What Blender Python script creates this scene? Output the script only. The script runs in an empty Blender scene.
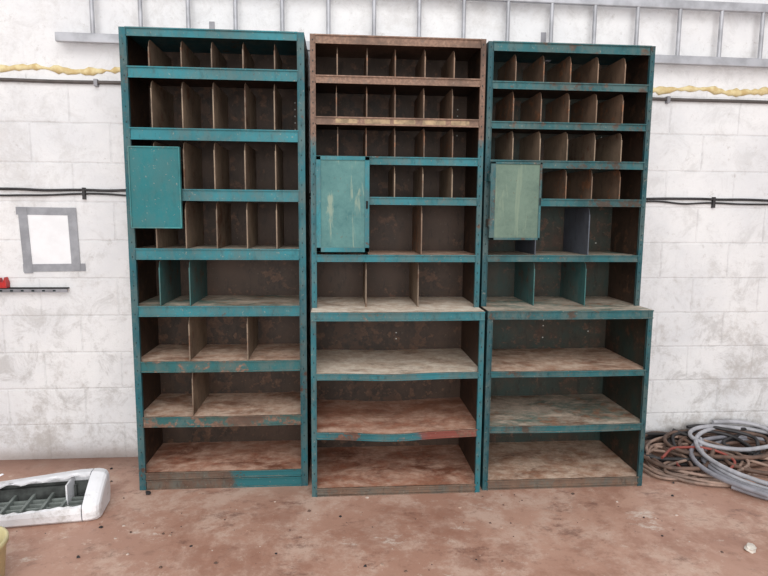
import bpy, math, random
from mathutils import Vector, Matrix
random.seed(7)
sc=bpy.context.scene
sc.view_settings.view_transform='Standard'
D=0.4526  # wall plane

def s2l(c):
    return tuple(((v/255)/12.92 if v/255<=0.04045 else ((v/255+0.055)/1.055)**2.4) for v in c)+(1,)

# ------------------------------------------------------------ materials
class NT:
    def __init__(s,name):
        s.m=bpy.data.materials.new(name); s.m.use_nodes=True
        s.t=s.m.node_tree; s.b=s.t.nodes['Principled BSDF']
        s.co=s.t.nodes.new('ShaderNodeTexCoord').outputs['Object']
    def n(s,typ,**k):
        nd=s.t.nodes.new(typ)
        for a,b in k.items(): setattr(nd,a,b)
        return nd
    def l(s,a,b): s.t.links.new(a,b)
    def setin(s,sock,v):
        if hasattr(v,'is_linked') or hasattr(v,'links'): s.l(v,sock)
        else: sock.default_value=v
    def mapc(s,scale=(1,1,1),loc=(0,0,0)):
        m=s.n('ShaderNodeMapping'); m.inputs['Scale'].default_value=scale; m.inputs['Location'].default_value=loc
        s.l(s.co,m.inputs[0]); return m.outputs[0]
    def noise(s,scale,detail=4,rough=0.6,vec=None,dist=0):
        t=s.n('ShaderNodeTexNoise'); t.inputs['Scale'].default_value=scale; t.inputs['Detail'].default_value=detail
        t.inputs['Roughness'].default_value=rough; t.inputs['Distortion'].default_value=dist
        s.l(vec if vec else s.co,t.inputs['Vector']); return t.outputs[0]
    def ramp(s,f,a,b,lo=0.0,hi=1.0):
        r=s.n('ShaderNodeMapRange',interpolation_type='SMOOTHSTEP'); s.l(f,r.inputs[0])
        for i,v in enumerate((a,b,lo,hi)): r.inputs[i+1].default_value=v
        return r.outputs[0]
    def math(s,op,a,b):
        m=s.n('ShaderNodeMath',operation=op); s.setin(m.inputs[0],a); s.setin(m.inputs[1],b); return m.outputs[0]
    def mix(s,f,a,b,mode='MIX'):
        m=s.n('ShaderNodeMix',data_type='RGBA',blend_type=mode)
        s.setin(m.inputs[0],f); s.setin(m.inputs[6],a); s.setin(m.inputs[7],b); return m.outputs[2]
    def xyz(s):
        x=s.n('ShaderNodeSeparateXYZ'); s.l(s.co,x.inputs[0]); return x.outputs
    def nz(s):
        g=s.n('ShaderNodeNewGeometry'); x=s.n('ShaderNodeSeparateXYZ'); s.l(g.outputs['Normal'],x.inputs[0]); return x.outputs[2]
    def out(s,col,rough=0.6,bump=None,bs=0.3,bd=0.01,metal=0.0,spec=0.5):
        s.setin(s.b.inputs['Base Color'],col); s.setin(s.b.inputs['Roughness'],rough)
        s.b.inputs['Metallic'].default_value=metal
        s.b.inputs['Specular IOR Level'].default_value=spec
        if bump is not None:
            b=s.n('ShaderNodeBump'); b.inputs['Strength'].default_value=bs; b.inputs['Distance'].default_value=bd
            s.l(bump,b.inputs['Height']); s.l(b.outputs[0],s.b.inputs['Normal'])
        return s.m

def plain(name,c,rough=0.6,var=0.15,scale=12,metal=0.0):
    t=NT(name); n=t.noise(scale)
    c2=tuple(v*(1-var) for v in c)
    return t.out(t.mix(t.ramp(n,.35,.65),s2l(c),s2l(c2)),rough,metal=metal)

def painted(name,c1,c2,rust=(92,62,48),rlev=0.62,dust=(165,140,120),dlev=0.5,off=0,brown_above=None,dustdark=None,rough=0.55,spec=0.25,wear=.55,film=(88,98,94),xsplit=None,chips=.4):
    """old enamel with rust patches, grime film and chips; dust settles on upward faces"""
    t=NT(name); v=t.mapc(loc=(off,off*.7,off*.3))
    n1=t.noise(3.0,5,.65,v); n2=t.noise(16,6,.7,v); n3=t.noise(70,3,.6,v)
    base=t.mix(t.ramp(n1,.35,.65),s2l(c1),s2l(c2))
    fl=t.ramp(t.noise(9,8,.78,t.mapc(scale=(1,1,.5),loc=(off+3,0,off))),.43,.60,0,wear)
    base=t.mix(fl,base,s2l(film))
    base=t.mix(t.ramp(t.noise(34,5,.7,t.mapc(scale=(1,1,.35),loc=(off+1,0,off))),.54,.66,0,wear*.8),base,s2l(tuple(x*.66 for x in c2)))
    comb=t.math('ADD',t.math('MULTIPLY',n1,.45),t.math('MULTIPLY',n2,.55))
    if xsplit:
        xx=t.math('ADD',t.xyz()[0],t.math('MULTIPLY',n2,.22))
        base=t.mix(t.ramp(xx,xsplit[0],xsplit[0]+.08),base,s2l(xsplit[1]))
    rm=t.ramp(comb,rlev,rlev+.05)
    if brown_above is not None:
        z=t.xyz()[2]
        zz=t.math('ADD',z,t.math('MULTIPLY',n2,.14))
        rm2=t.ramp(zz,brown_above,brown_above+.05)
        rm=t.math('MAXIMUM',rm,t.math('MULTIPLY',rm2,t.ramp(n2,.30,.44,.8,1)))
    rc=t.mix(t.ramp(n3,.4,.65),s2l(rust),s2l(tuple(min(255,x*1.2) for x in rust)))
    rc=t.mix(t.ramp(n1,.5,.65),rc,s2l(tuple(x*.8 for x in rust)))
    col=t.mix(rm,base,rc)
    chip=t.ramp(n3,.65,.71)
    col=t.mix(t.math('MULTIPLY',chip,chips),col,s2l((156,146,132)))
    up=t.ramp(t.nz(),.6,.9)
    dn=t.ramp(t.noise(4,8,.75,t.mapc(scale=(1,1.7,1),loc=(off*2,1,0)),dist=.3),1-dlev-.12,1-dlev+.12)
    dcol=t.mix(t.ramp(n2,.35,.65),s2l(dust),s2l(dustdark if dustdark else tuple(x*.72 for x in dust)))
    dcol=t.mix(t.ramp(n3,.6,.7,0,.4),dcol,s2l(tuple(x*.65 for x in dust)))
    col=t.mix(t.math('MULTIPLY',up,dn),col,dcol)
    return t.out(col,rough,n2,.15,.004,spec=spec)

def wall_mat():
    t=NT('painted_blockwork')
    x=t.xyz(); c=t.n('ShaderNodeCombineXYZ')
    wob=t.math('MULTIPLY',t.noise(9,4,.6),.012)
    t.l(t.math('ADD',x[0],wob),c.inputs[0]); t.l(t.math('ADD',x[2],wob),c.inputs[1])
    b=t.n('ShaderNodeTexBrick'); t.l(c.outputs[0],b.inputs['Vector'])
    b.inputs['Scale'].default_value=1; b.inputs['Brick Width'].default_value=.45; b.inputs['Row Height'].default_value=.225
    b.inputs['Mortar Size'].default_value=.009; b.inputs['Mortar Smooth'].default_value=1.0
    low=t.ramp(x[2],2.27,2.29,1,0)
    joint=t.math('MULTIPLY',b.outputs['Fac'],low)
    n=t.noise(1.6,6,.65); n2=t.noise(34,7,.8); n3=t.noise(6,9,.8,dist=.6); n5=t.noise(2.2,9,.8,vec=t.mapc(loc=(4,2,9)))
    col=t.mix(t.ramp(n,.3,.7),s2l((225,225,226)),s2l((210,211,214)))
    col=t.mix(t.math('MULTIPLY',joint,t.ramp(n3,.38,.62,.08,.52)),col,s2l((184,184,186)))
    lowz=t.ramp(x[2],.2,1.7,1.0,.4)
    sm=t.math('MULTIPLY',t.ramp(n3,.48,.64),lowz)
    col=t.mix(sm,col,s2l((188,187,187)))
    col=t.mix(t.math('MULTIPLY',t.ramp(n5,.50,.66),t.math('MULTIPLY',lowz,.85)),col,s2l((176,172,169)))
    col=t.mix(t.ramp(t.noise(13,8,.8,vec=t.mapc(loc=(7,1,3))),.58,.67,0,.4),col,s2l((158,152,147)))
    pits=t.ramp(n2,.60,.69)
    col=t.mix(t.math('MULTIPLY',pits,.32),col,s2l((154,152,150)))
    foot=t.ramp(t.math('ADD',x[2],t.math('MULTIPLY',n3,.14)),.07,.17,.75,0)
    col=t.mix(foot,col,s2l((158,146,140)))
    h=t.math('SUBTRACT',t.math('MULTIPLY',n2,1.2),t.math('MULTIPLY',joint,.8))
    return t.out(col,.85,h,.55,.006,spec=.2)

def floor_mat():
    t=NT('red_painted_concrete')
    n=t.noise(.9,6,.6); n2=t.noise(3,10,.8); n3=t.noise(38,6,.75); n4=t.noise(1.5,10,.75,vec=t.mapc(loc=(5,3,0)),dist=.25)
    n6=t.noise(2.3,9,.8,vec=t.mapc(scale=(1,1.6,1),loc=(1,8,0))); n7=t.noise(11,9,.8,vec=t.mapc(loc=(2,2,2)))
    col=t.mix(t.ramp(n,.35,.65),s2l((190,152,134)),s2l((172,132,114)))
    col=t.mix(t.ramp(n2,.46,.60,0,.8),col,s2l((200,172,156)))
    col=t.mix(t.ramp(n4,.50,.62,0,.75),col,s2l((154,112,94)))
    col=t.mix(t.ramp(n6,.54,.64,0,.75),col,s2l((120,88,76)))
    col=t.mix(t.ramp(n6,.42,.33,0,.85),col,s2l((214,200,188)))
    col=t.mix(t.ramp(n7,.54,.65,0,.5),col,s2l((132,98,84)))
    col=t.mix(t.ramp(n7,.42,.34,0,.6),col,s2l((208,186,170)))
    col=t.mix(t.ramp(n3,.60,.70,0,.5),col,s2l((112,88,78)))
    col=t.mix(t.ramp(n3,.38,.30,0,.45),col,s2l((218,204,192)))
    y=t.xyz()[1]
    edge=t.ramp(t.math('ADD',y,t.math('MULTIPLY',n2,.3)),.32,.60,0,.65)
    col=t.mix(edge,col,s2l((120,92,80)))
    return t.out(col,t.ramp(n2,.3,.7,.40,.75),n3,.25,.004)

M={}
M['L_frame']=painted('teal_enamel_worn',(30,94,104),(32,78,86),rlev=.58,off=1)
M['L_lip']=painted('teal_enamel_lip',(44,118,128),(38,98,106),rlev=.60,off=2.3,wear=.45)
M['L_liplow']=painted('rusty_teal_lip',(36,94,98),(58,80,74),rust=(108,86,74),rlev=.50,off=3)
M['L_base']=painted('rusty_teal_base',(104,84,72),(84,66,56),rust=(78,58,48),rlev=.56,off=9,xsplit=(.58,(38,96,102)))
M['M_frame']=painted('teal_enamel_brown_primer',(38,102,112),(36,84,92),rust=(102,80,68),rlev=.58,off=5,brown_above=1.93)
M['M_lip']=painted('teal_lip_brown_primer',(44,112,122),(38,94,100),rust=(116,92,78),rlev=.57,off=6,brown_above=1.93)
M['M_lipred']=painted('teal_lip_red_end',(44,104,112),(38,88,94),rust=(112,82,70),rlev=.53,off=6.4,xsplit=(.66,(120,66,58)))
M['R_frame']=painted('dark_teal_enamel',(32,80,88),(34,68,74),rust=(74,66,60),rlev=.58,off=8)
M['R_lip']=painted('dark_teal_lip',(40,96,102),(38,76,80),rust=(84,74,66),rlev=.54,off=4)
M['basebrown']=painted('brown_base',(116,94,80),(90,70,60),rust=(66,86,82),rlev=.61,off=4)
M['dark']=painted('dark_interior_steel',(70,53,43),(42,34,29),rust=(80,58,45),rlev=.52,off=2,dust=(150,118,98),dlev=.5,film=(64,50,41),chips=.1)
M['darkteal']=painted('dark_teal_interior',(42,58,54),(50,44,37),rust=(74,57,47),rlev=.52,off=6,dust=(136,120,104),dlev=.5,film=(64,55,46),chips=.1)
M['div_tan']=painted('tan_divider_steel',(144,126,107),(102,87,74),rust=(102,76,59),rlev=.54,off=1,dlev=.5,film=(118,103,90),chips=.2)
M['div_brown']=painted('brown_divider_steel',(134,110,92),(90,73,61),rust=(130,92,68),rlev=.53,off=3,dlev=.5,film=(106,91,78),chips=.2)
M['div_teal']=painted('teal_divider_steel',(56,100,100),(66,82,78),rust=(90,74,62),rlev=.55,off=5,chips=.2)
M['div_grey']=painted('grey_divider_steel',(84,90,100),(68,72,82),rust=(60,58,60),rlev=.6,off=5,film=(72,74,80),chips=.1)
M['sh_tan']=painted('dusty_shelf',(152,114,94),(122,90,74),rust=(140,100,78),rlev=.5,dust=(224,200,180),dustdark=(190,154,132),dlev=.55,off=2,film=(130,98,80),chips=.15)
M['sh_red']=painted('red_brown_shelf',(174,124,100),(144,100,82),rust=(148,96,75),rlev=.5,dust=(216,182,162),dustdark=(190,144,122),dlev=.50,off=4,film=(140,98,80),chips=.15)
M['sh_pale']=painted('pale_dusty_shelf',(172,144,122),(136,110,92),rust=(134,100,80),rlev=.55,dust=(238,228,212),dustdark=(210,190,170),dlev=.60,off=7,film=(138,112,94),chips=.15)
M['sh_teal']=painted('teal_dusty_shelf',(84,124,116),(116,110,98),rust=(142,108,86),rlev=.5,dust=(214,196,178),dustdark=(170,160,146),dlev=.52,off=3,film=(118,106,92),chips=.15)
M['hole']=plain('slot_dark',(22,40,42),.9)
M['black']=plain('keyhole_black',(16,16,16),.9)
M['holelight']=plain('wall_seen_through_hole',(190,190,186),.9)
M['tape_tan']=plain('tan_label_tape',(172,148,116),.7,.3,20)
M['door_L']=painted('teal_door',(28,106,112),(34,98,102),rlev=.70,off=1,wear=.2)
M['door_Lrim']=painted('teal_door_rim',(66,138,140),(42,110,114),rlev=.62,off=1)

def streak_door(name,c1,c2,cs,off,edge):
    t=NT(name); v=t.mapc(scale=(18,18,2.2),loc=(off,0,0)); n=t.noise(1,5,.6,v,dist=.5); n2=t.noise(7,8,.8,t.mapc(loc=(off,off,0)))
    col=t.mix(t.ramp(n2,.35,.65),s2l(c1),s2l(c2)); col=t.mix(t.ramp(n,.58,.66,0,.65),col,s2l(cs))
    col=t.mix(t.ramp(n2,.57,.66,0,.7),col,s2l(edge))
    col=t.mix(t.ramp(t.noise(60,4,.6),.64,.70,0,.6),col,s2l((90,80,66)))
    return t.out(col,.6,spec=.3)
M['door_M']=streak_door('streaked_green_panel',(80,122,120),(64,106,106),(138,150,132),2,(50,98,100))
M['door_R']=streak_door('pale_green_panel',(98,118,105),(84,104,93),(114,130,113),5,(74,96,88))

# ------------------------------------------------------------ mesh builder
class MB:
    def __init__(s): s.v=[];s.f=[];s.mi=[];s.mats=[]
    def mid(s,m):
        if m not in s.mats: s.mats.append(m)
        return s.mats.index(m)
    def box(s,x0,x1,y0,y1,z0,z1,m):
        b=len(s.v)
        s.v+= [(x0,y0,z0),(x1,y0,z0),(x1,y1,z0),(x0,y1,z0),(x0,y0,z1),(x1,y0,z1),(x1,y1,z1),(x0,y1,z1)]
        for q in ((0,3,2,1),(4,5,6,7),(0,1,5,4),(1,2,6,5),(2,3,7,6),(3,0,4,7)):
            s.f.append([b+i for i in q]); s.mi.append(s.mid(m))
    def sagbox(s,x0,x1,y0,y1,z0,z1,m,sag=0,n=14,warp=0):
        b=len(s.v)
        for i in range(n+1):
            t=i/n; x=x0+(x1-x0)*t; dz=-sag*math.sin(math.pi*t)+warp*math.sin(2.6*math.pi*t+1)*math.sin(math.pi*t)
            s.v+=[(x,y0,z0+dz),(x,y1,z0+dz),(x,y1,z1+dz),(x,y0,z1+dz)]
        for i in range(n):
            a=b+4*i; c=a+4
            for q in ((a,c,c+3,a+3),(a+3,c+3,c+2,a+2),(a+1,a+2,c+2,c+1),(a,a+1,c+1,c)):
                s.f.append(list(q)); s.mi.append(s.mid(m))
        s.f.append([b,b+3,b+2,b+1]); s.mi.append(s.mid(m))
        e=b+4*n; s.f.append([e,e+1,e+2,e+3]); s.mi.append(s.mid(m))
    def poly(s,pts,y0,y1,m,axis='y'):
        n=len(pts); b=len(s.v)
        for (a,c) in pts: s.v.append((a,y0,c) if axis=='y' else (y0,a,c))
        for (a,c) in pts: s.v.append((a,y1,c) if axis=='y' else (y1,a,c))
        s.f.append([b+i for i in range(n)]); s.mi.append(s.mid(m))
        s.f.append([b+n+i for i in reversed(range(n))]); s.mi.append(s.mid(m))
        for i in range(n):
            j=(i+1)%n; s.f.append([b+i,b+n+i,b+n+j,b+j]); s.mi.append(s.mid(m))
    def obj(s,name,parent=None,bevel=0,smooth=False):
        me=bpy.data.meshes.new(name); me.from_pydata(s.v,[],s.f)
        for m in s.mats: me.materials.append(m)
        me.polygons.foreach_set('material_index',s.mi)
        if smooth: me.polygons.foreach_set('use_smooth',[True]*len(s.f))
        me.update()
        o=bpy.data.objects.new(name,me); sc.collection.objects.link(o)
        if parent: o.parent=parent
        import bmesh
        bm=bmesh.new(); bm.from_mesh(me); bmesh.ops.recalc_face_normals(bm,faces=bm.faces); bm.to_mesh(me); bm.free()
        if bevel:
            bv=o.modifiers.new('bevel','BEVEL'); bv.width=bevel; bv.segments=2; bv.limit_method='ANGLE'
        return o
def empty(name,loc=(0,0,0)):
    e=bpy.data.objects.new(name,None); e.location=loc; e.empty_display_size=.1; sc.collection.objects.link(e); return e

W=.915
def lip(mb,x0,x1,yf,z0,z1,m,sag=0,warp=0):
    mb.sagbox(x0,x1,yf,yf+.003,z0,z1,m,sag,warp=warp)
    mb.sagbox(x0,x1,yf-.008,yf+.003,z1-.006,z1,m,sag,warp=warp)
    mb.sagbox(x0,x1,yf-.006,yf+.003,z0,z0+.006,m,sag,warp=warp)
def shelf_sheet(mb,x0,x1,yf,yb,z,m,sag=0,warp=0):
    mb.sagbox(x0,x1,yf+.001,yb,z-.004,z,m,sag,warp=warp)
def posts(mb,z0,z1,yf,yb,pw,mf,mi):
    t=.0025
    for x0,xs in ((0,0),(W-pw,W-t)):
        mb.box(x0,x0+pw,yf-.002,yf+.0005,z0,z1,mf)      # front flange
        mb.box(xs,xs+t,yf,yf+.04,z0,z1,mf)          # side flange
        mb.box(x0,x0+pw,yb-t,yb,z0,z1,mi)
        xa=.0026 if x0==0 else W-.0026-.0012
        mb.box(xa,xa+.0012,yf+.002,yb,z0,z1-.001,mi)  # side sheet
        xr=x0+pw-.003 if x0==0 else x0
        mb.box(xr,xr+.003,yf-.007,yf+.012,z0,z1,mf)   # returned inner edge of the channel
def slots(mb,z0,z1,yf,xs,step=.05,w=.005,h=.008):
    z=z0
    while z<z1:
        for x in xs: mb.box(x-w/2,x+w/2,yf-.0026,yf-.0018,z,z+h,M['hole'])
        z+=step
def back_dots(mb,z0,z1,yb,xs,step=.038):
    z=z0
    while z<z1:
        for x in xs:
            if random.random()<.7: mb.box(x-.0035,x+.0035,yb-.001,yb+.0002,z,z+.007,M['holelight'])
        z+=step
def divider(mb,x,yf,yb,z0,z1,m,lean=0):
    t=.0012
    mb.poly([(yf,z0),(yb,z0),(yb,z1),(yf+.03,z1),(yf+.01,z1-.012),(yf,z1-.04)],x-t,x+t,m,axis='x')
    mb.box(x-.003,x+.003,yf-.002,yf+.003,z0,z1-.042,m)

# =============================================== LEFT UNIT
def left_unit():
    e=empty('metal_shelving_unit',(0,0,0)); yb=.43; pw=.036
    fr=MB(); posts(fr,0,2.425,0,yb,pw,M['L_frame'],M['dark'])
    slots(fr,.06,2.38,0,(.018,W-.018),.076)
    fr.box(0,W,0,yb,2.42,2.425,M['L_frame']); fr.obj('frame',e)
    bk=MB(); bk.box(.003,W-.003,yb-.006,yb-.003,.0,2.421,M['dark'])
    back_dots(bk,1.96,2.16,yb-.006,(W-.08,)); back_dots(bk,1.3,1.5,yb-.006,(.06,)); bk.obj('back_panel',e)
    sh=MB(); x0,x1=pw-.004,W-pw+.004
    L=[(2.382,2.425,'L_lip','dark',0),(2.182,2.238,'L_lip','dark',0),(1.878,1.938,'L_lip','dark',0),(1.572,1.632,'L_lip','dark',0),
       (1.266,1.325,'L_lip','sh_teal',0),(.964,1.021,'L_lip','sh_teal',.0),(.662,.722,'L_liplow','sh_tan',.002),(.358,.415,'L_liplow','sh_tan',.003)]
    for z0,z1,m,ms,sg in L:
        lip(sh,x0,x1,-.001,z0,z1,M[m],sg)
        if z1<2.4: shelf_sheet(sh,.004,W-.004,0,yb-.005,z1-.003,M[ms],sg)
    lip(sh,x0,x1,-.001,.06,.10,M['L_base']); lip(sh,x0,x1,.004,.0,.055,M['L_base'])
    shelf_sheet(sh,.004,W-.004,0,yb-.005,.098,M['sh_red'])
    sh.obj('shelves',e)
    dv=MB(); g=[.136+.1565*i for i in range(5)]
    rows=[(2.236,2.38,g),(1.936,2.18,g),(1.63,1.876,g),(1.323,1.57,g)]
    for a,b,xs in rows:
        for x in xs: divider(dv,x+random.uniform(-.004,.004),.02,yb-.008,a,b,M['div_tan'])
    divider(dv,.145,.02,yb-.008,1.018,1.264,M['div_teal']); divider(dv,.30,.02,yb-.008,1.018,1.264,M['div_teal'])
    for x in (.288,.596): divider(dv,x,.02,yb-.008,.718,.96,M['div_tan'])
    divider(dv,.296,.02,yb-.008,.411,.66,M['div_tan'])
    dv.obj('dividers',e)
    d=MB()
    d.box(.034,.283,-.034,-.030,1.432,1.84,M['door_L'])
    for a in ((.034,.283,-.040,-.016,1.836,1.842),(.034,.283,-.040,-.016,1.430,1.436),(.030,.036,-.040,-.016,1.430,1.842),(.279,.285,-.040,-.016,1.430,1.842)):
        d.box(*a,M['door_Lrim'])
    for z in (1.50,1.77): d.box(.02,.05,-.030,-.001,z,z+.03,M['L_frame'])
    d.obj('door_flap',e,.001)
    return e
left_unit()

# =============================================== MIDDLE / RIGHT UNITS
def two_part(name,x0w,yu,yl,pref,rowlips,lowlips,top,ms_low,rows,door,panelmat,seed,ledge):
    random.seed(seed)
    e=empty(name,(x0w,0,0)); yb=.43; pw=.028; mf=M[pref+'_frame']; ml=M[pref+'_lip']
    fr=MB(); zl=ledge
    posts(fr,zl,top,yu,yb,pw,mf,M['dark']); posts(fr,0,zl-.002,yl,yb,pw,mf,M['darkteal'] if pref=='R' else M['dark'])
    slots(fr,zl+.03,top-.03,yu,(.014,W-.014),.052); slots(fr,.05,zl-.06,yl,(.014,W-.014),.076)
    fr.box(0,W,yu,yb,top-.005,top,mf); fr.obj('frame',e)
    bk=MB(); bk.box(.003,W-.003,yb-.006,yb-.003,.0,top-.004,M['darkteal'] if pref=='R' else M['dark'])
    back_dots(bk,1.34,2.34,yb-.006,(W-.10,)) if pref=='R' else back_dots(bk,1.98,2.16,yb-.006,(W-.06,))
    back_dots(bk,.74,.96,yb-.006,(W-.12,.5) if pref=='R' else (.5,)); bk.obj('back_panel',e)
    sh=MB(); a,b=pw-.004,W-pw+.004
    for z0,z1,ms in rowlips:
        lip(sh,a,b,yu-.001,z0,z1,ml)
        if z1<top-.01: shelf_sheet(sh,.004,W-.004,yu,yb-.005,z1-.003,M[ms])
    sh.box(.001,W-.001,yl,yb-.005,zl-.004,zl,M['sh_pale'] if pref=='M' else M['sh_teal'])
    lip(sh,.001,W-.001,yl-.004,zl-.046,zl,ml,.002)
    for z0,z1,ms,mlp,sg,wp in lowlips:
        lip(sh,a,b,yl-.001,z0,z1,M[mlp],sg,wp); shelf_sheet(sh,.004,W-.004,yl,yb-.005,z1-.002,M[ms],sg,wp)
    lip(sh,a,b,yl+.003,0,.018,M['basebrown']); 
    sh.obj('shelves',e)
    if pref=='M':
        tp=MB()
        for i in range(5): tp.box(.13+.152*i,.13+.152*i+random.uniform(.09,.14),yu-.0016,yu-.0008,1.980,2.003,M['tape_tan'])
        tp.obj('label_tape',e)
    dv=MB()
    for z0,z1,xs,m in rows:
        for x in xs: divider(dv,x-x0w+random.uniform(-.004,.004),yu+.02,yb-.008,z0,z1,M[m])
    dv.obj('dividers',e)
    dx0,dx1,dz0,dz1=door; dx0-=x0w; dx1-=x0w; y=-.03
    d=MB(); d.box(dx0+.01,dx1-.01,y-.002,y+.001,dz0+.01,dz1-.01,panelmat)
    rw=.024 if pref=='M' else .012; dm=M['L_lip'] if pref=='M' else M['R_lip']
    lw=.024 if pref=='M' else .026
    d.box(dx0,dx0+lw,y-.008,y+.012,dz0,dz1,dm); d.box(dx1-rw,dx1,y-.008,y+.012,dz0,dz1,dm)
    d.box(dx0,dx1,y-.008,y+.012,dz0,dz0+rw,dm); d.box(dx0,dx1,y-.008,y+.012,dz1-rw*.8,dz1,dm)
    for z in (dz0+.07,dz1-.1):
        d.box(dx0-.004,dx0+.012,y-.004,yu,z,z+.04,dm)
    d.box(dx1-rw*.75,dx1-rw*.3,y-.014,y-.008,(dz0+dz1)/2-.02,(dz0+dz1)/2+.02,M['black'])
    d.obj('door_flap',e,.001)
    return e
gm=[1.082,1.235,1.385,1.540,1.695]; gr=[2.033,2.187,2.340,2.492,2.645]
two_part('metal_shelving_unit',.944,.003,-.134,'M',
  [(2.374,2.419,'dark'),(2.179,2.219,'dark'),(1.971,2.012,'dark'),(1.770,1.812,'dark'),(1.561,1.602,'dark'),(1.256,1.295,'sh_tan')],
  [(.645,.680,'sh_pale','M_lip',.005,.003),(.322,.362,'sh_red','M_lipred',.014,.005),(.018,.048,'sh_red','basebrown',.0,0)],
  2.421,None,
  [(2.217,2.372,gm,'div_brown'),(2.010,2.177,gm,'div_brown'),(1.810,1.969,gm,'div_brown'),(1.600,1.768,gm,'div_tan'),
   (1.293,1.559,[1.247,1.54],'div_brown'),(1.005,1.254,[1.240,1.525],'div_tan')],
  (.973,1.250,1.311,1.807),M['door_M'],3,1.006)
two_part('metal_shelving_unit',1.8793,.036,-.113,'R',
  [(2.372,2.421,'dark'),(2.179,2.219,'dark'),(1.973,2.011,'dark'),(1.766,1.808,'dark'),(1.562,1.603,'darkteal'),(1.256,1.293,'sh_teal')],
  [(.642,.675,'sh_tan','R_lip',.002,0),(.330,.370,'sh_teal','R_lip',.005,0),(.018,.056,'sh_tan','basebrown',0,0)],
  2.4212,None,
  [(2.217,2.370,gr,'div_brown'),(2.010,2.177,gr,'div_brown'),(1.810,1.969,gr,'div_tan'),(1.600,1.768,gr,'div_brown'),
   (1.293,1.559,[2.185,2.483],'div_grey'),(1.005,1.254,[2.180,2.484],'div_teal')],
  (1.894,2.172,1.379,1.79),M['door_R'],5,1.006)

# =============================================== ROOM
mb=MB(); mb.box(-5,8,D,D+.2,0,4.2,wall_mat()); mb.obj('wall_back')
mb=MB(); mb.box(-5,8,-6,D+.2,-.1,0,floor_mat()); mb.obj('floor')

# ------------------------------------------------------------ tubes
def tube(name,paths,r,mat,parent=None,res=3):
    cu=bpy.data.curves.new(name,'CURVE'); cu.dimensions='3D'; cu.bevel_depth=r; cu.bevel_resolution=res; cu.use_fill_caps=True
    for pts in paths:
        sp=cu.splines.new('NURBS'); sp.points.add(len(pts)-1)
        for i,p in enumerate(pts): sp.points[i].co=(*p,1)
        sp.use_endpoint_u=True; sp.order_u=4; sp.resolution_u=4
    tmp=bpy.data.objects.new('tmp',cu); sc.collection.objects.link(tmp)
    dg=bpy.context.evaluated_depsgraph_get(); dg.update()
    me=bpy.data.meshes.new_from_object(tmp.evaluated_get(dg)); bpy.data.objects.remove(tmp)
    me.name=name; me.materials.clear(); me.materials.append(mat)
    me.polygons.foreach_set('use_smooth',[True]*len(me.polygons))
    o=bpy.data.objects.new(name,me); sc.collection.objects.link(o)
    if parent: o.parent=parent
    return o
blk=plain('black_rubber',(50,48,50),.55,.3); gry=plain('grey_pvc',(140,140,146),.45,.2); alu=plain('dull_aluminium',(174,176,182),.45,.15,8,.2)
brn=plain('brown_rubber',(110,86,74),.65,.3); orr=plain('faded_cable',(160,134,120),.65,.3)
def run(x0,x1,z0,z1,y,amp,step=.09,seed=0):
    random.seed(seed); n=int((x1-x0)/step); return [(x0+(x1-x0)*i/n, y, z0+(z1-z0)*i/n+random.uniform(-amp,amp)) for i in range(n+1)]
e=empty('wall_cables',(0,0,0))
tube('cable_upper',[run(-2.2,5.2,1.645,1.612,D-.012,.006,.12,1)],.008,blk,e)
tube('cable_lower',[run(-2.2,5.2,1.612,1.588,D-.010,.012,.12,2)],.006,blk,e)
c=MB()
for i in range(14):
    x=-2.05+i*.55; c.box(x,x+.016,D-.022,D,1.585-(x+2)*.004+.005,1.655-(x+2)*.004+.003,blk)
c.obj('cable_clips',e,.002)
e=empty('wall_conduit',(0,0,0))
tube('pipe',[run(-2.2,5.2,2.255,2.215,D-.016,.003,.2,3)],.010,plain('dark_conduit',(84,78,76),.5),e)
c=MB()
for i in range(9): x=-2+i*.85; c.box(x,x+.02,D-.03,D,2.232-(x+2)*.0055+.0,2.272-(x+2)*.0055,gry)
c.obj('saddles',e,.002)
# expanding-foam bead: lumpy strip
ft=NT('yellow_expanding_foam'); fn=ft.noise(20,5)
foam_m=ft.out(ft.mix(ft.ramp(fn,.35,.65),s2l((214,200,156)),s2l((190,166,116))),.8,fn,.6,.01)
def foam(xa,xb,seed):
    random.seed(seed); segs=int((xb-xa)*42); ring=10; V=[];F=[]
    r=[.010+.010*math.sin(i*.9)*random.random()+random.uniform(0,.011) for i in range(segs+1)]
    for i in range(segs+1):
        x=xa+(xb-xa)*i/segs; zc=2.325-(x+2.2)*.0065+.008*math.sin(i*.31)+random.uniform(-.004,.004)
        for k in range(ring):
            a=math.pi*k/(ring-1)
            V.append((x,D-.0008-.7*r[i]*math.sin(a),zc+r[i]*math.cos(a)))
    for i in range(segs):
        for k in range(ring-1):
            a=i*ring+k; F.append((a,a+1,a+ring+1,a+ring))
    me=bpy.data.meshes.new('foam_sealant_bead'); me.from_pydata(V,[],F); me.materials.append(foam_m)
    me.polygons.foreach_set('use_smooth',[True]*len(F)); o=bpy.data.objects.new('foam_sealant_bead',me); sc.collection.objects.link(o)
foam(-2.2,.1,4); foam(2.7,5.2,5)

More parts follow.
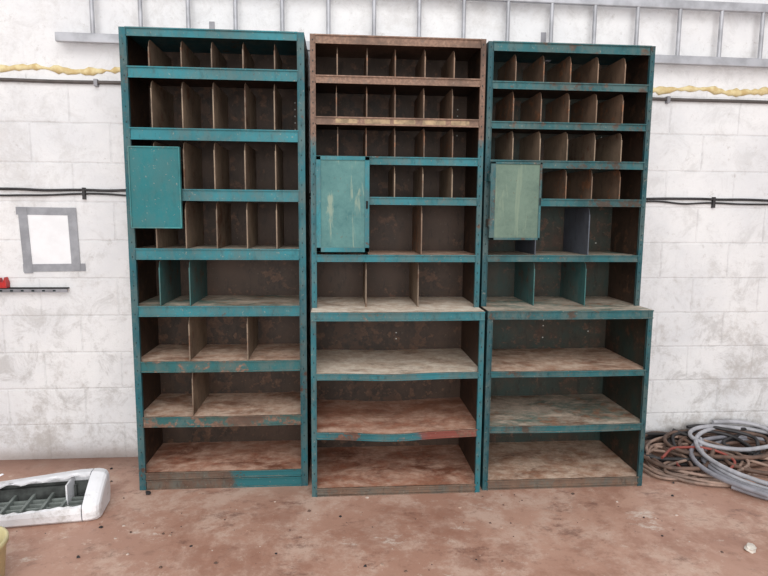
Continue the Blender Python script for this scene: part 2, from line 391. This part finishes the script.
# ladder
e=empty('aluminium_ladder',(0,0,0)); yl=D-.09
c=MB()
def rail(zl,zr,h=.05):
    x0,x1=-.47,5.0; b=len(c.v)
    for x,z in ((x0,zl),(x1,zr)):
        pts=[(yl,z-h/2),(yl+.028,z-h/2),(yl+.028,z+h/2),(yl,z+h/2)]
        c.v+=[(x,p[0],p[1]) for p in pts]
    for q in ((0,1,2,3),(7,6,5,4),(0,4,5,1),(1,5,6,2),(2,6,7,3),(3,7,4,0)): c.f.append([b+i for i in q]); c.mi.append(c.mid(alu))
rail(2.470,2.430); rail(2.785,2.745)
c.obj('rails',e,.004)
tube('rungs',[[(x,yl+.014,2.455-(x)*.007),(x,yl+.014,2.60),(x,yl+.014,2.68),(x,yl+.014,2.775-(x)*.007)] for x in [-.27+.2605*i for i in range(20)]],.012,alu,e)
c=MB()
for x in (.35,2.3,4.3):
    c.box(x,x+.03,yl-.006,D,2.425-x*.007,2.434-x*.007,gry); c.box(x,x+.03,yl-.012,yl-.004,2.425-x*.007,2.44,gry); c.box(x,x+.03,D-.006,D,2.40,2.60,gry)
c.obj('wall_brackets',e)

# taped paper notice
tape=plain('grey_duct_tape',(150,152,158),.45,.12); pap=plain('white_paper',(228,229,232),.7,.03)
e=empty('taped_paper_notice',(0,0,0)); c=MB(); c.box(-.74,-.46,D-.0015,D,1.19,1.50,pap); c.obj('sheet',e)
c=MB()
def strip(p,q,w,y):
    p=Vector((p[0],0,p[1]));q=Vector((q[0],0,q[1])); d=(q-p).normalized(); nn=Vector((-d.z,0,d.x))*w/2
    b=len(c.v)
    for yy in (D-y,D-y+.001):
        for a in (p-nn,q-nn,q+nn,p+nn): c.v.append((a.x,yy,a.z))
    for f in ((0,1,2,3),(7,6,5,4),(0,4,5,1),(1,5,6,2),(2,6,7,3),(3,7,4,0)): c.f.append([b+i for i in f]); c.mi.append(c.mid(tape))
strip((-.785,1.515),(-.45,1.512),.045,.0030); strip((-.765,1.18),(-.41,1.185),.045,.0045)
strip((-.748,1.53),(-.735,1.15),.05,.0060); strip((-.470,1.535),(-.462,1.165),.05,.0075)
c.obj('tape_frame',e)
# small wall rail and red clip
e=empty('wall_tool_rail',(0,0,0)); c=MB(); c.box(-1.3,-.51,D-.035,D-.028,1.040,1.06,gry); c.box(-1.3,-.51,D-.035,D,1.06,1.066,M['black'])
for i in range(12): c.box(-1.25+i*.06,-1.235+i*.06,D-.037,D-.034,1.045,1.054,M['hole'])
c.obj('rail',e)
red=plain('red_plastic',(190,38,36),.4); c=MB(); c.poly([(-.96,1.066),(-.845,1.066),(-.845,1.10),(-.855,1.13),(-.865,1.10),(-.88,1.10),(-.888,1.125),(-.90,1.10),(-.96,1.10)],D-.045,D-.005,red); c.obj('red_clip',e,.002)

# =============================================== broken white plastic housing
def housing():
    random.seed(12)
    e=empty('broken_plastic_housing',(-.40,-.235,0)); e.rotation_euler=(0,0,math.radians(7))
    t=NT('dirty_white_plastic'); n=t.noise(9,8,.75); wht=t.out(t.mix(t.ramp(n,.5,.68),s2l((228,229,233)),s2l((186,184,182))),.4)
    H=lambda x:.74+.26*max(0,min(1,(x+.34)/.5))
    # main shell: C-shaped cross-section (floor pan, front lip, tall back with overhanging lid) swept along x
    sec=[(-.118,.088),(-.130,.080),(-.134,.050),(-.130,.016),(-.114,.002),(.10,.002),(.122,.016),(.128,.06),(.124,.155),(.108,.176),(.06,.180),(.040,.174)]
    ins=[(.042,.165),(.06,.171),(.104,.167),(.114,.150),(.118,.06),(.112,.022),(.096,.012),(-.108,.012),(-.121,.022),(-.124,.050),(-.121,.072),(-.114,.080)]
    prof=sec+ins; n_=len(prof); V=[];F=[]
    xs=[-.36+.02*i for i in range(30)]
    for i,x in enumerate(xs):
        for (y,z) in prof:
            jz=0
            if (y,z) in (sec[-1],ins[0]): y+=.014*math.sin(i*1.3)+(.03 if i in (9,10) else 0)
            if (y,z) in (sec[0],ins[-1]): jz=random.uniform(-.006,.003)
            V.append((x,y,z*(H(x) if z>.05 else 1)+jz))
    for i in range(len(xs)-1):
        for k in range(n_):
            j=(k+1)%n_; F.append((i*n_+k,i*n_+j,(i+1)*n_+j,(i+1)*n_+k))
    F.append(tuple(range(n_))); F.append(tuple((len(xs)-1)*n_+k for k in reversed(range(n_))))
    # rounded right end cap lofted towards the tip
    out=[(-.118,.092),(-.130,.082),(-.134,.050),(-.130,.016),(-.114,.002),(.10,.002),(.122,.016),(.128,.06),(.124,.155),(.108,.176),(.06,.180),(0.0,.158),(-.06,.128)]
    m_=len(out); base=len(V)
    for x,s in ((.225,1),(.245,1.0),(.268,.975),(.286,.92),(.297,.82),(.302,.66)):
        for (y,z) in out: V.append((x,y*s,max(.002,.07+(z-.07)*s) if z>.01 else .002+.03*(1-s)))
    for i in range(5):
        for k in range(m_):
            j=(k+1)%m_; F.append((base+i*m_+k,base+i*m_+j,base+(i+1)*m_+j,base+(i+1)*m_+k))
    F.append(tuple(base+k for k in range(m_))); F.append(tuple(base+5*m_+k for k in reversed(range(m_))))
    me=bpy.data.meshes.new('shell'); me.from_pydata(V,[],F); me.materials.append(wht)
    o=bpy.data.objects.new('shell',me); sc.collection.objects.link(o); o.parent=e
    import bmesh
    bm=bmesh.new(); bm.from_mesh(me); bmesh.ops.recalc_face_normals(bm,faces=bm.faces); bm.to_mesh(me); bm.free()
    c=MB(); dk=plain('dark_grey_infill',(84,88,86),.8,.4); gg=plain('grey_green_slat',(140,148,144),.6,.2)  # dk: dark grey slab in the pan and liners along the back wall
    c.box(-.345,.215,-.105,.105,.013,.040,dk)
    for i in range(4): c.box(-.345,.215,-.100+.045*i,-.088+.045*i,.04,.058,gg)
    for i in range(6): c.box(-.33+.088*i,-.316+.088*i,-.10,.09,.04,.074,gg)
    c.box(-.345,.14,.080,.094,.04,.105,dk); c.box(-.345,.20,.1055,.111,.04,.115,dk)
    c.obj('grille_core',e,.002)
    c=MB(); c.poly([(-.36,.10),(-.22,.165),(-.214,.169),(-.225,.173),(-.36,.112)],.128,.136,wht)
    c.poly([(.12,.04),(.128,.04),(.128,.15),(.12,.15)],-.02,.10,wht); c.obj('loose_strips',e,.002)
housing()
def blob(name,loc,s,mat,seed,n=2):
    import bmesh
    random.seed(seed); bm=bmesh.new(); bmesh.ops.create_icosphere(bm,subdivisions=n,radius=1)
    for v in bm.verts: v.co=Vector((v.co.x*s[0],v.co.y*s[1],v.co.z*s[2]))*random.uniform(.72,1.15)
    mz=min(v.co.z for v in bm.verts)
    for v in bm.verts: v.co.z=max(v.co.z-mz*.6,0)
    me=bpy.data.meshes.new(name); bm.to_mesh(me); bm.free(); me.materials.append(mat)
    o=bpy.data.objects.new(name,me); o.location=loc; o.rotation_euler=(0,0,random.random()*6); sc.collection.objects.link(o); return o
whl=plain('white_rubble',(216,208,198),.9); bkl=plain('black_scrap',(40,38,40),.8)
blob('plaster_lump',(2.965,-.76,0),(.040,.028,.014),whl,1)
blob('black_scrap',(.06,-.05,0),(.024,.014,.010),bkl,2)
blob('black_scrap',(-.50,-.42,0),(.03,.018,.012),bkl,3)
def grit():
    random.seed(31); c=MB(); ms=[plain('pale_grit',(200,184,172),.9),bkl,brn,brn,plain('dust_grit',(176,150,134),.9)]
    for i in range(240):
        x=random.uniform(-1,4.2); y=random.uniform(-1.3,.35)
        if -.02<x<2.85 and y>-.15: y=random.uniform(-.9,-.16)
        s=random.choice((.002,.003,.003,.004,.006,.008)); a=random.random()*3; h=s*random.uniform(.4,1.0); m=random.choice(ms)
        pts=[(x+s*math.cos(a+k*1.57)*random.uniform(.7,1.6),y+s*math.sin(a+k*1.57)) for k in range(4)]
        b=len(c.v); c.v+=[(p[0],p[1],0) for p in pts]+[(p[0]*.6+x*.4,p[1]*.6+y*.4,h) for p in pts]
        for q in ((0,3,2,1),(4,5,6,7),(0,1,5,4),(1,2,6,5),(2,3,7,6),(3,0,4,7)): c.f.append([b+i2 for i2 in q]); c.mi.append(c.mid(m))
    c.obj('floor_grit')
grit()

# cream bucket at left edge
def lathe(name,prof,loc,mat,N=48):
    V=[];F=[]
    for r,z in prof:
        for i in range(N): a=2*math.pi*i/N; V.append((r*math.cos(a),r*math.sin(a),z))
    for k in range(len(prof)-1):
        for i in range(N): j=(i+1)%N; F.append((k*N+i,k*N+j,(k+1)*N+j,(k+1)*N+i))
    F.append(tuple(reversed(range(N))))
    F.append(tuple((len(prof)-1)*N+i for i in range(N)))
    me=bpy.data.meshes.new(name); me.from_pydata(V,[],F); me.materials.append(mat); me.polygons.foreach_set('use_smooth',[True]*(len(F)-2)+[False]*2)
    o=bpy.data.objects.new(name,me); o.location=loc; sc.collection.objects.link(o); return o
lathe('plastic_bucket',[(.115,0),(.12,.004),(.138,.18),(.146,.182),(.146,.200),(.138,.202),(.134,.198),(.117,.012)],(-.388,-.84,0),plain('cream_plastic',(208,196,150),.45,.08))

# =============================================== hoses and cables on the floor at the right
def coil(cx,cy,rx,ry,turns,z0,dz,seed,wob=.04,tiltx=0,tilty=0,ph=0):
    random.seed(seed); pts=[]; n=int(turns*14)
    dx=random.uniform(-.02,.02)
    for i in range(n+1):
        a=ph+2*math.pi*i/14; k=i/n
        rr=1+random.uniform(-wob,wob)+.10*math.sin(k*9)
        x=cx+rx*rr*math.cos(a)+dx*k*3; y=cy+ry*rr*math.sin(a)
        z=z0+dz*k+tiltx*(x-cx)+tilty*(y-cy)+random.uniform(0,.008)
        pts.append((max(x,2.86),min(y,D-.03),max(z,.016)))
    return pts
e=empty('pile_of_coiled_hoses',(0,0,0))
pale=plain('pale_hose',(176,176,182),.45,.15)
tube('grey_hose',[coil(3.64,-.04,.42,.38,2.1,.03,.03,11,.02,0,.06,3.6)],.014,plain('grey_hose',(142,142,150),.45,.15),e)
tube('pale_hose',[coil(3.70,.05,.40,.38,1.3,.06,.03,12,.015,0,.12,2.4),coil(3.58,.26,.26,.14,1.2,.10,.03,15,.04,0,.25,1)],.013,pale,e)
tube('black_cables',[coil(3.18,.26,.22,.15,3,.02,.07,21,.14,0,.2,1),coil(3.42,.24,.26,.16,3,.03,.07,22,.14,0,.25,2),coil(3.85,.25,.30,.14,3,.03,.06,25,.12,0,.2,2)],.011,blk,e)
tube('brown_cables',[coil(3.12,.18,.20,.20,3,.02,.06,23,.16,0,.15,0),coil(3.50,.24,.34,.16,3,.04,.06,26,.12,0,.2,0),coil(3.75,.12,.34,.22,2,.02,.04,33,.12,0,.1,0)],.012,brn,e)
tube('faded_cables',[coil(3.24,.12,.30,.20,3,.015,.05,24,.16,0,.12,3),coil(3.04,.10,.16,.18,2,.015,.03,27,.14,0,.1,3),coil(3.36,-.02,.36,.16,2,.015,.03,29,.16,0,.1,1),
  [(2.87,.12,.012),(2.92,.02,.012),(3.02,-.03,.012),(3.12,-.10,.012),(3.22,-.08,.012),(3.30,-.16,.012)]],.009,orr,e)
tube('red_cable',[coil(3.28,.06,.20,.13,1,.04,.03,28,.16,0,.2,3)],.008,plain('red_cable',(146,70,60),.6),e)

# =============================================== light
w=bpy.data.worlds.new('world'); sc.world=w; w.use_nodes=True
w.node_tree.nodes['Background'].inputs[0].default_value=(.99,.98,1,1); w.node_tree.nodes['Background'].inputs[1].default_value=.66
def area(name,loc,tgt,sx,sy,en,col=(1,1,1)):
    l=bpy.data.lights.new(name,'AREA'); l.shape='RECTANGLE'; l.size=sx; l.size_y=sy; l.energy=en; l.color=col
    o=bpy.data.objects.new(name,l); o.location=loc; o.rotation_euler=(Vector(tgt)-Vector(loc)).to_track_quat('-Z','Y').to_euler(); sc.collection.objects.link(o)
area('skylight_panel',(1.2,-4.2,4.6),(1.4,-.1,.6),6,3,180,(1,.99,.97))
area('added_front_fill',(1.0,-8.5,1.9),(1.4,0,1.2),5,3.2,390,(1,.985,.96))  # added frontal fill far behind the camera, brightens the shelf interiors

# =============================================== camera
f,cx,cy,cz,yaw,pit,rol=583.1339,1.0932,-3.1258,1.5062,0.0767,-0.1243,0.0079
fw=Vector((math.sin(yaw)*math.cos(pit),math.cos(yaw)*math.cos(pit),math.sin(pit)))
r=Vector((math.cos(yaw),-math.sin(yaw),0)); u=r.cross(fw)
r2=r*math.cos(rol)+u*math.sin(rol); u2=-r*math.sin(rol)+u*math.cos(rol)
cam=bpy.data.cameras.new('camera'); co=bpy.data.objects.new('camera',cam); sc.collection.objects.link(co)
m=Matrix((r2,u2,-fw)).transposed().to_4x4(); m.translation=(cx,cy,cz); co.matrix_world=m
cam.sensor_width=36; cam.lens=f/768*36; cam.clip_start=.05; sc.camera=co
